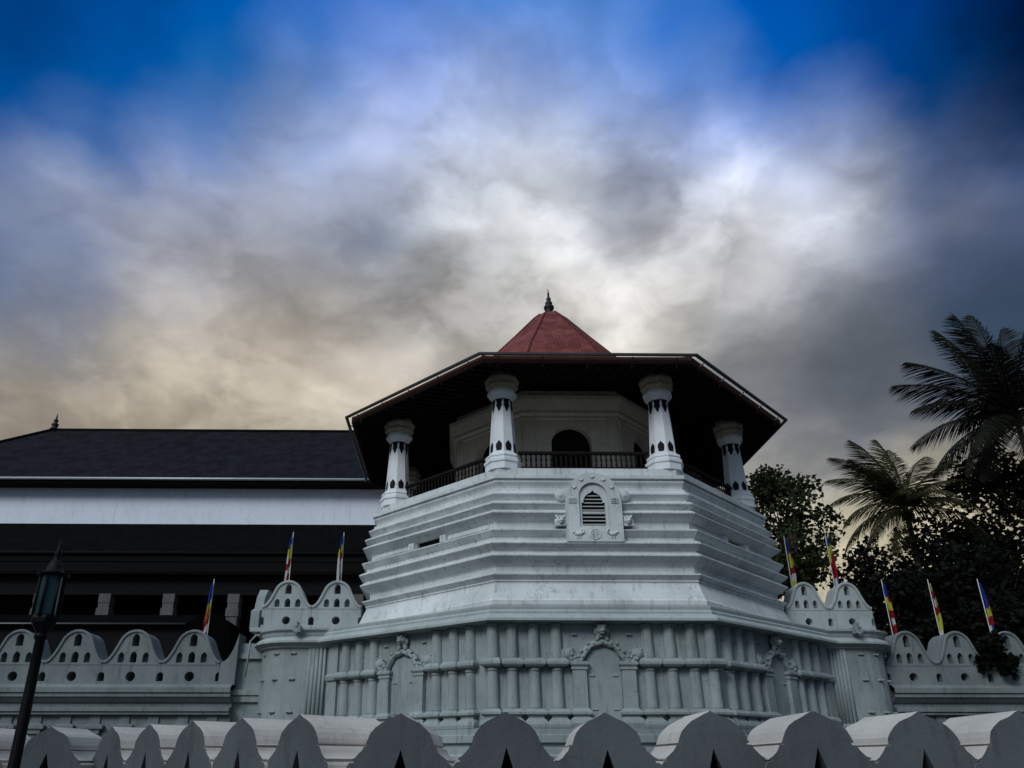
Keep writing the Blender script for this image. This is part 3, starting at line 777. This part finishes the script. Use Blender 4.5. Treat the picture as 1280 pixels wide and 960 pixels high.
# --- lower wave walls either side
def wave_wall(xs, y, label, x0, x1, end_sweep=None):
    t = thing('wave_wall', label, 'wall', (0, y, 0), 0, 'wave topped walls')
    W = abs(xs[1]-xs[0])
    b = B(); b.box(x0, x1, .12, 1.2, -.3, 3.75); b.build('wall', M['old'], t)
    b = B(); b.prism([(0,0)], 0) if False else None
    b.sweep([(x0,0),(x1,0)], [(-.14,3.5),(-.05,3.52),(.0,3.56),(.10,3.66),(.16,3.70),(.16,3.80),(.22,3.84),(.22,4.0),(.05,4.12),(-.2,4.14)], closed=False)
    b.build('ledge', M['old'], t)
    b = B(); b.box(x0, x1, -.14, .14, 3.22, 3.36); b.box(x0, x1, -.08, .14, 3.12, 3.22); b.build('lower_ledge', M['old'], t)
    b = B(); k = B(); n = int((x1-x0)/1.0)
    p0 = None
    for i in range(n):
        x = x0+.6+i*1.0
        if p0 is None:
            s = B(); stack_box(s, [(.15,.06,-.2),(.15,.06,2.45),(.24,.14,2.5),(.24,.14,2.6),(.36,.2,2.66),(.36,.2,2.76),(.2,.08,2.82),(.18,.06,2.84),(.18,.06,3.12)], Matrix.Translation((0, .12, 0)))
            p0 = s.build('pilaster', M['old'], t); p0.location = (x, 0, 0)
        else:
            o = p0.copy(); COL.objects.link(o); o.location = (x, 0, 0)
    zb = 4.1
    m = make_merlon(W, zb, 4.88, 5.97, 1.0, t, True, 'old')
    for i, x in enumerate(xs):
        o = m if i == 0 else dup(m, t); o.location = (x, 0, 0)
    if end_sweep:
        xa, xb = end_sweep; b = B(); n = 10
        pts = [(xa+(xb-xa)*i/n, 4.88+1.0*(i/n)**2.4) for i in range(n+1)]
        b.prism([(xb, zb), (xa, zb)]+pts, .9) if xb > xa else b.prism([(xa, zb), (xb, zb)]+list(reversed(pts)), .9)
        b.build('end_sweep', M['old'], t)
    return t
wave_wall([-13.55-2.05*i for i in range(6)], -2.1, 'long white wave topped wall on the left below the dark temple hall', -26.2, -12.0, (-12.52,-11.95))
wave_wall([12.0+1.83*i for i in range(5)], -2.2, 'white wave topped wall on the right in front of the palms', 11.1, 21.5)

# ================================================================== BOUNDARY WALL NEAR THE CAMERA
HW = [(0,0),(.03,.012),(.07,.035),(.13,.065),(.22,.105),(.29,.155),(.345,.215),(.38,.28),(.395,.33),(.40,.345),(.372,.352),(.372,.366),(.425,.372),(.445,.41),(.475,.445),(.52,.485),(.56,.51),(.562,.522),(.535,.528),(.535,.542),(.585,.55),(.612,.58),(.622,.63),(.622,1.2)]
def near_merlon(depth, parent, seed):
    rnd = random.Random(seed); jt = lambda a: rnd.uniform(-a, a)
    prof = [(x, -z) for x, z in HW]
    right = [(x+jt(.006), z+jt(.004)) for x, z in prof[1:]]; left = [(-x+jt(.006), z+jt(.004)) for x, z in prof[1:]]
    poly = [(-.622, -1.2)]+list(reversed(left[:-1]))+[(jt(.008), jt(.006))]+right[:-1]+[(.622, -1.2)]
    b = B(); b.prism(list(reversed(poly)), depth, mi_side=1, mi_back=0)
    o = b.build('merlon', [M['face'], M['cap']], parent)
    q = jt(.012)
    c = B(); c.prism([(-.08+q,-.645),(.08+q,-.645+jt(.01)),(q+jt(.008),-.40+jt(.015))], .45, Matrix.Translation((0,-.1,0))); c2 = c.build('cutter', [M['face'], M['cap']])
    o = cut(o, c2)
    b = B(); b.prism([(-.11,-.68),(.11,-.68),(0,-.36)], .01, Matrix.Translation((0,.33,0))); b.build('lamp_recess', M['void'], o)
    return o
bw = thing('boundary_wall', 'low foreground wall of pointed ogee merlons with triangular lamp holes along the pavement', 'wall')
nseed = [0]
def near_row(pts, rz, depth):
    for x, y, z in pts:
        nseed[0] += 1; rr = random.Random(900+nseed[0])
        o = near_merlon(depth, bw, nseed[0])
        o.location = (x, y, z+rr.uniform(-.008,.008)); o.rotation_euler = (rr.uniform(-.006,.006), rr.uniform(-.008,.008), rz+rr.uniform(-.01,.01))
RZ = R(-4.0)
xr = [-4.86,-3.62,-2.46,-1.25,-.09,1.08,2.18,3.3,4.45]
near_row([(x, -20.2-.075*(x+4.86), 2.15-.004*abs(i-3)) for i, x in enumerate(xr)], RZ, 1.45)
dg = [(-6.14,-19.75),(-7.05,-19.0),(-7.96,-18.2),(-8.90,-17.30),(-9.86,-16.38)]
near_row([(x, y, 2.15) for x, y in dg], math.atan2(-3.37, 3.72), 1.25)
near_row([(-10.82,-16.45,2.14),(-12.12,-16.35,2.14),(-13.4,-16.25,2.14),(-14.7,-16.15,2.14),(-16.0,-16.05,2.14)], RZ, 1.15)
b = B()
pathn = [(5.2,-21.0),(-5.4,-20.15),(-6.3,-19.6),(-9.95,-16.3),(-10.5,-16.45),(-17,-16.0)]
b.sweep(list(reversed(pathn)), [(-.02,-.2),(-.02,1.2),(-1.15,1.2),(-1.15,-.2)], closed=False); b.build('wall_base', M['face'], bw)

# ================================================================== TEMPLE HALL ON THE LEFT
hall = thing('temple_hall', 'long dark roofed temple hall with white frieze behind the left wall', 'hall')
XL, XR = -36.0, 1.5
b = B()
def quad(b, a, c, d, e, mi=0):
    A, C, D, E2 = map(Vector, (a, c, d, e)); v = [b.v(p) for p in (A, C, D, E2)]
    L = (C-A).length; H = (D-C).length; b.face(v, mi=mi, uvs=[(0,0),(L,0),(L,H),(0,H)])
ry, rz_ = 13.0, 20.45; gy, gz = 7.0, 15.12; hx = -29.0; cx_ = hx-6.0
quad(b, (cx_,gy,gz), (XR,gy,gz), (XR,ry,rz_), (hx,ry,rz_)); 
quad(b, (XR,19,gz), (cx_,19,gz), (hx,ry,rz_), (XR,ry,rz_))
v = [b.v(p) for p in ((cx_,19,gz), (cx_,gy,gz), (hx,ry,rz_))]; b.face(v, uvs=[(0,0),(12,0),(6,8)])
quad(b, (XR,gy,gz), (XR,19,gz), (XR,ry,rz_), (XR,ry,rz_-.001))
ur = b.build('upper_roof', M['dark_tile'], hall, fix=False)
b = B(); b.tube([(hx,ry,rz_+.02),(XR,ry,rz_+.02)], .11, 8); b.tube([(hx,ry,rz_+.02),(cx_,gy,gz+.05)], .11, 8); b.build('ridge_cap', M['dark_tile'], ur)
b = B(); b.lathe([(.24,0),(.26,.1),(.17,.17),(.16,.25),(.21,.33),(.20,.42),(.11,.48),(.10,.55),(.14,.61),(.12,.7),(.06,.76),(.05,.9),(.03,1.02),(.005,1.12)], 12, (hx+.1, ry, rz_)); b.build('finial', M['finial'], ur)
b = B(); b.tube([(cx_,gy-.06,gz-.03),(XR,gy-.06,gz-.03)], .075, 8); b.build('gutter', M['galv'], ur)
b = B(); b.box(cx_+.1, XR, gy+.03, 18.9, gz-.22, gz-.06); b.build('eaves_soffit', M['soffit'], ur)
b = B(); b.box(cx_+1.6, XR-.5, 7.9, 17.4, 10.2, gz-.2); b.build('frieze_wall', M['frieze'], hall)
ly, lz, fy, fz = 7.9, 12.96, 5.0, 10.72
b = B(); quad(b, (XL,fy,fz), (XR,fy,fz), (XR,ly,lz), (XL,ly,lz)); lr = b.build('lower_roof', M['low_tile'], hall, fix=False)
b = B(); b.box(XL, XR, fy+.02, fy+.10, 10.28, 10.70); b.box(XL, XR, fy+.06, fy+.16, 9.80, 10.26); b.build('fascia', M['fascia'], lr)
b = B(); b.tube([(XL,fy-.06,10.66),(XR,fy-.06,10.66)], .07, 8); b.build('gutter', M['fascia'], lr)
b = B(); b.box(XL, XR, fy+.1, 8.5, 9.72, 9.79); b.build('veranda_ceiling', M['soffit'], lr)
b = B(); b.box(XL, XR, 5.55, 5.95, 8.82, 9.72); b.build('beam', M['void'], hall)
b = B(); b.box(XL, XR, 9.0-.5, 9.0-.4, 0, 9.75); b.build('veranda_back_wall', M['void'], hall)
b = B(); b.box(XL, XR, 3.0, 8.6, -.2, 4.2); b.build('plinth', M['wall'], hall)
def pillar():
    b = B()
    lv = [(.25,.25,4.2),(.25,.25,7.8),(.29,.29,7.83),(.29,.29,8.18),(.25,.25,8.2),(.25,.25,8.42),(.27,.27,8.45),(.27,.27,8.86)]
    rings = [[Vector((sx*w, sy*d, z)) for sx, sy in ((-1,-1),(1,-1),(1,1),(-1,1))] for w, d, z in lv]
    b.loft(rings)
    return b.build('pillar', M['pillar'], hall)
p0 = pillar()
for i, x in enumerate((-14.55,-17.55,-20.5,-11.6,-23.5,-26.5,-8.8)):
    o = p0 if i == 0 else p0.copy()
    if i: COL.objects.link(o)
    o.location = (x, 5.75, 0)

# low dark lean-to between the hall and the wall
lt = thing('lean_to', 'low dark tiled lean-to roof with pale gutter behind the left wave wall', 'lean-to')
b = B(); quad(b, (-30,1.8,6.86), (-15.3,1.8,6.86), (-15.3,4.4,7.68), (-30,4.4,7.68)); rf = b.build('roof', M['low_tile'], lt, fix=False)
b = B(); b.tube([(-30,1.74,6.84),(-15.3,1.74,6.84)], .05, 6); b.build('gutter', M['gutter'], rf)
b = B(); b.box(-30, -15.3, 2.0, 4.2, 0, 6.90); b.build('wall', M['void'], lt)
b = B()
rings = []
for y in (1.7, 4.2):
    rings.append([Vector((-14.6+1.0*math.cos(math.pi*i/14), y, 6.2+1.15*math.sin(math.pi*i/14))) for i in range(15)]+[Vector((-15.6,y,0)), Vector((-13.6,y,0))][::1])
for y in (): pass
b.prism([(-1.0,0),(1.0,0)]+[(1.0*math.cos(math.pi*i/14), 6.1+1.2*math.sin(math.pi*i/14)) for i in range(15)], 2.4, Matrix.Translation((-14.35, 1.75, 0)))
b.build('arched_hood', M['low_tile'], lt)
tag(bpy.data.objects.new('x', None), None) if False else None
b = B(); b.lathe([(.205,0),(.21,.06),(.185,.15),(.12,.22),(.05,.25),(.005,.26)], 18, (-9.98, 2.2, 7.36)); b.lathe([(.05,-7.3),(.05,.02)], 8, (-9.98, 2.2, 7.36))  # rounded pale blue cover on a stem, not known to be a lamp
tag(b.build('rounded_cover', M['blue_dome']), 'small pale blue dome peeping out in the dip between the left bastion merlons', 'lamp')  # filed under lamp, but what it is remains unknown

# ================================================================== FLAGS
def flag(x, y, zb, zt, order, lean, seed, label, rz):
    rnd = random.Random(seed)
    t = thing('flag', label, 'flag', (x, y, zb), rz, 'striped flags on poles behind the walls')
    b = B(); b.tube([(0,0,-1.2),(0,0,zt-zb)], .022, 6, .014); b.build('pole', M['pole'], t)
    H = zt-zb-.22; n = 28; b = B(); rows = []
    ph = rnd.uniform(0, 6)
    for i in range(n+1):
        u = i/n; z = zt-zb-.16-H*u*.96
        wdt = (.045+.14*math.sin(min(1, u*1.25)*math.pi*.62)**.8)*(1-.35*max(0, u-.75)/.25)
        row = []
        for k in range(7):
            s = k/6; ang = ph+3.4*u+s*2.4
            fold = .035*math.sin(s*9+u*5+ph)
            row.append(b.v((lean*(.02+.9*wdt*s)+.05*math.sin(3*u+ph)*u+.02*math.sin(s*12+ph), -.03-.09*wdt*math.sin(ang*2)-fold-.03*math.sin(s*7+u*4), z-.10*s*u-.05*s)))
        rows.append(row)
    for i in range(n):
        for k in range(6):
            q = (i/n+.10*(k/6)*lean*.9+rnd.uniform(0,.004)) ; band = min(int(max(q,0)*len(order)), len(order)-1)
            mi = order[band] if not (k >= 4 and band % 3 == 2) else order[(band+2) % len(order)]
            b.face([rows[i][k], rows[i][k+1], rows[i+1][k+1], rows[i+1][k]], mi=mi, smooth=True)
    o = b.build('cloth', [M['f_blue'], M['f_yellow'], M['f_red'], M['f_white'], M['f_orange']], t, fix=False)
    sm = o.modifiers.new('thickness', 'SOLIDIFY'); sm.thickness = .006
    return t
BL, YE, RE, WH, OR = range(5)
flag(-10.40,-1.9, 7.2, 9.70, [BL,YE,YE,RE,WH,RE,YE,WH], -1, 1, 'drooping striped flag over the outer merlon of the left bastion', 0)
flag(-8.48,-1.9, 7.2, 9.70, [BL,YE,RE,WH,WH,RE,RE,WH], -1, 2, 'drooping striped flag over the left bastion merlon nearest the tower', .2)
flag(-13.36,-1.3, 5.6, 8.02, [BL,BL,YE,OR,RE,WH,RE], -1, 3, 'drooping striped flag over the left wave wall beside the pale pillar', 0)
flag(8.30,-1.95, 7.2, 9.62, [BL,BL,YE,YE,RE,WH,YE,WH], 1, 4, 'drooping striped flag over the right bastion merlon nearest the tower', 0)
flag(9.90,-1.95, 7.2, 9.68, [BL,YE,YE,RE,RE,WH,RE], 1, 5, 'drooping striped flag over the outer merlon of the right bastion', 0)
flag(12.02,-1.4, 5.7, 8.06, [BL,BL,YE,YE,RE,WH,RE,RE], 1, 6, 'leftmost of the three striped flags over the right wave wall', 0)
flag(13.80,-1.4, 5.7, 8.08, [YE,RE,WH,RE,YE,YE,WH], 1, 7, 'middle striped flag of three over the right wave wall', .3)
flag(15.72,-1.4, 5.9, 8.10, [BL,BL,BL,YE,RE,WH], 1, 8, 'rightmost of the three striped flags over the right wave wall', 0)

# ================================================================== STREET LAMP
lp = thing('street_lamp', 'black iron lantern post in front of the left boundary wall', 'lamp', (-10.47,-18.0,0))
b = B(); b.lathe([(.22,0),(.22,.25),(.17,.32),(.13,.8),(.11,.86),(.085,1.0),(.075,2.6),(.07,3.30),(.095,3.33),(.095,3.38),(.07,3.42)], 14); b.build('post', M['iron'], lp)
b = B(); b.lathe([(.08,3.40),(.12,3.46),(.19,3.56),(.20,3.62),(.18,3.66)], 6, smooth=False); b.build('lantern_base', M['iron'], lp)
b = B()
b.lathe([(.185,3.63),(.185,3.68),(.15,3.68)], 6, rot=R(30), smooth=False)
for k in range(6):
    a = R(60*k+30); b.tube([(.172*math.cos(a),.172*math.sin(a),3.64), (.172*math.cos(a),.172*math.sin(a),4.30)], .022, 6)
b.build('lantern_frame', M['iron'], lp)
b = B(); b.lathe([(.160,3.66),(.160,4.28)], 6, rot=R(30), smooth=False); b.build('glass', M['glass'], lp)
b = B(); b.lathe([(.16,4.27),(.23,4.29),(.24,4.315),(.17,4.335),(.12,4.36),(.11,4.43),(.08,4.50),(.05,4.53),(.04,4.60),(.055,4.63),(.03,4.68),(.006,4.88)], 12); b.build('lantern_roof', M['iron'], lp)

# ================================================================== TREES
def frond_mesh(L, droop, seed, wid=.62, n=46):
    rnd = random.Random(seed); b = B()
    pts = []
    for i in range(n+1):
        u = i/n; pts.append(Vector((L*(u-.22*droop*u**2.5), 0, L*(.12*u-droop*.62*u**2.0))))
    b.tube(pts[::3]+[pts[-1]], .055*L/5, 5, .008)
    for i in range(3, n+1):
        u = i/n
        tg = (pts[i]-pts[i-1]).normalized()
        nrm = Vector((-tg.z, 0, tg.x))
        ln = wid*L*.44*(math.sin(math.pi*min(1, u*.84+.14))**.6)*rnd.uniform(.85, 1.1)
        for rep in range(2):
            for s in (-1, 1):
                fwd = .50+.45*u+rnd.uniform(-.10,.10); hang = -.48-.34*rnd.random()-.25*droop
                d = (tg*fwd+Vector((0, s, 0))*(.95-.3*u)+nrm*.15+Vector((0,0,hang))*.7).normalized()
                p = pts[i]-tg*(L/n)*.5*rep
                side = tg*.031*L/5
                mid = p+d*ln*.5+Vector((0,0,-.03*ln)); tip = p+d*ln+Vector((0,0,-.22*ln-.06*rnd.random()))
                v = [b.v(q) for q in (p-side*.5, p+side*.5, mid+side, mid-side)]; w = b.v(tip)
                b.face(v); b.face([v[3], v[2], w])
    return b
def palm(x, y, zc, L, specs, label, trunk_lean=(0,0), seed=0, fm='frond'):
    rnd = random.Random(seed)
    t = thing('palm_tree', label, 'palm', (x, y, 0), 0, 'coconut palms behind the right wall')
    b = B(); n = 14
    b.tube([(trunk_lean[0]*(1-(i/n))**2, trunk_lean[1]*(1-(i/n))**2, zc*i/n) for i in range(n+1)], .24, 9, .14); b.build('trunk', M['trunk'], t)
    b = B()
    for k in range(9): a = k*2.4; b.ball((.25*math.cos(a), .25*math.sin(a), zc-.25-.06*k), .14, .14, .17, 7, 5)
    b.build('coconut', M['trunk'], t)
    protos = {}
    for i, (az, pitch, lf, dr) in enumerate(specs):
        key = (round(dr, 1), i % 2)
        if key not in protos:
            me = frond_mesh(L, dr, seed*10+i).build('frond', M[fm], t, fix=False); protos[key] = me; o = me
        else:
            o = protos[key].copy(); COL.objects.link(o)
        o.location = (0, 0, zc); o.rotation_mode = 'XYZ'
        o.rotation_euler = (rnd.uniform(-.3,.3), -R(pitch), R(az)); o.scale = (lf, lf, lf)
    return t
# az: 180 = to the left in the picture, 0 = right, 270 = towards the camera
palm(28.5, 10, 20.6, 7.4, [(180,42,.95,.45),(176,29,1.0,.5),(185,14,.92,.55),(168,78,1.0,.25),(140,70,1.0,.25),(95,84,1.05,.2),(40,74,1.0,.3),(20,45,1,.5),(0,15,1,.7),(232,40,.85,.6),(255,15,.9,.8),(290,30,.9,.7),(320,0,1,.8),(205,-16,.9,.6),(165,-20,.9,.6),(240,-28,.85,.8),(120,20,.9,.7),(80,30,.9,.6),(190,-40,.85,.5),(340,60,1,.4),(270,60,.9,.4),(150,-40,.8,.6),(300,-30,.9,.7),(182,-28,.85,.6)],
     'tall coconut palm at the right edge, its crown the highest of the trees', (1.5, 1), 3)
palm(21.4, 11, 15.1, 5.0, [(180,46,1.0,.85),(174,62,1.05,.75),(160,76,1.05,.5),(95,86,1.0,.4),(60,76,1.05,.5),(20,66,1.05,.6),(10,46,1,.8),(186,28,1.0,.9),(181,10,.95,.9),(200,-12,.85,.7),(350,20,1,.8),(330,-5,.9,.9),(240,25,.8,.9),(285,20,.8,.9),(215,52,.8,.8),(300,50,.8,.7),(160,-6,.9,.8),(210,-45,.8,.5),(130,64,.95,.5),(175,-30,.8,.5),(190,60,.9,.7)],
     'shorter coconut palm with arching fronds left of the tall palm', (-.6, .5), 5, 'frond_pale')
def leafy(name, x, y, zlo, zhi, rad, n, size, label, m='leaf', clumps=26, seed=1, trunk=True, cat='tree', core=0):
    rnd = random.Random(seed)
    t = thing(name, label, cat, (x, y, 0), 0, 'broadleaf trees behind the right wall' if cat == 'tree' else None)
    zc = (zlo+zhi)/2; hz = (zhi-zlo)/2
    cl = []
    for k in range(clumps):
        while True:
            p = Vector((rnd.uniform(-1,1), rnd.uniform(-1,1), rnd.uniform(-1,1)))
            if .25 < p.length < 1: break
        f = 1-.35*max(0, p.z)
        cl.append((Vector((p.x*rad*f, p.y*rad*f, zc+p.z*hz)), rad*rnd.uniform(.20,.40)))
    if trunk:
        b = B(); b.tube([(0,0,0),(.1,.05,zlo*.5),(0,.1,zlo+.3*hz),(.1,0,zc+.4*hz)], .28, 8, .08)
        for c, r in cl[::2]: b.tube([(0,.05,zlo*.8+.1*hz), (c.x*.5,c.y*.5,(zlo+c.z)/2+.1), tuple(c)], .09, 5, .02)
        b.build('trunk', M['trunk'], t)
    b = B()
    for i in range(n):
        c, r = rnd.choice(cl)
        while True:
            q = Vector((rnd.uniform(-1,1), rnd.uniform(-1,1), rnd.uniform(-1,1)))
            if q.length < 1: break
        p = c+q*r*(1.15-.2*rnd.random()); s = size*rnd.uniform(.6, 1.35)
        a = Vector((rnd.uniform(-1,1), rnd.uniform(-1,1), rnd.uniform(-1,.4))).normalized(); w = a.orthogonal().normalized()
        w = (Matrix.Rotation(rnd.uniform(0,6.28), 3, a) @ w)*s*.42
        v = [b.v(u) for u in (p, p+a*s*.4+w, p+a*s, p+a*s*.4-w)]
        b.face(v)
    b.build('crown', M[m], t, fix=False)
    return t
leafy('broadleaf_tree', 13.1, 8, 8.6, 16.4, 2.45, 6200, .25, 'dark broadleaf tree rising just right of the tower roof', 'leaf', 46, 11)
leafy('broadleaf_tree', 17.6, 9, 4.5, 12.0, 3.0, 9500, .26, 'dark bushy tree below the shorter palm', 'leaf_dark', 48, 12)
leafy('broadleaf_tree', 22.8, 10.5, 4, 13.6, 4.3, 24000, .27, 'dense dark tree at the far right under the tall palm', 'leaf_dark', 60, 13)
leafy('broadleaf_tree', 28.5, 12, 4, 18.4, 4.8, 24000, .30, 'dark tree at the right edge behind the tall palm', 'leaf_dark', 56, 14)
leafy('shrub', 14.95, -2.35, 4.15, 5.95, .58, 2400, .17, 'dark leafy shrub spilling over the right wave wall', 'leaf_dark', 18, 15, trunk=False, cat='shrub')
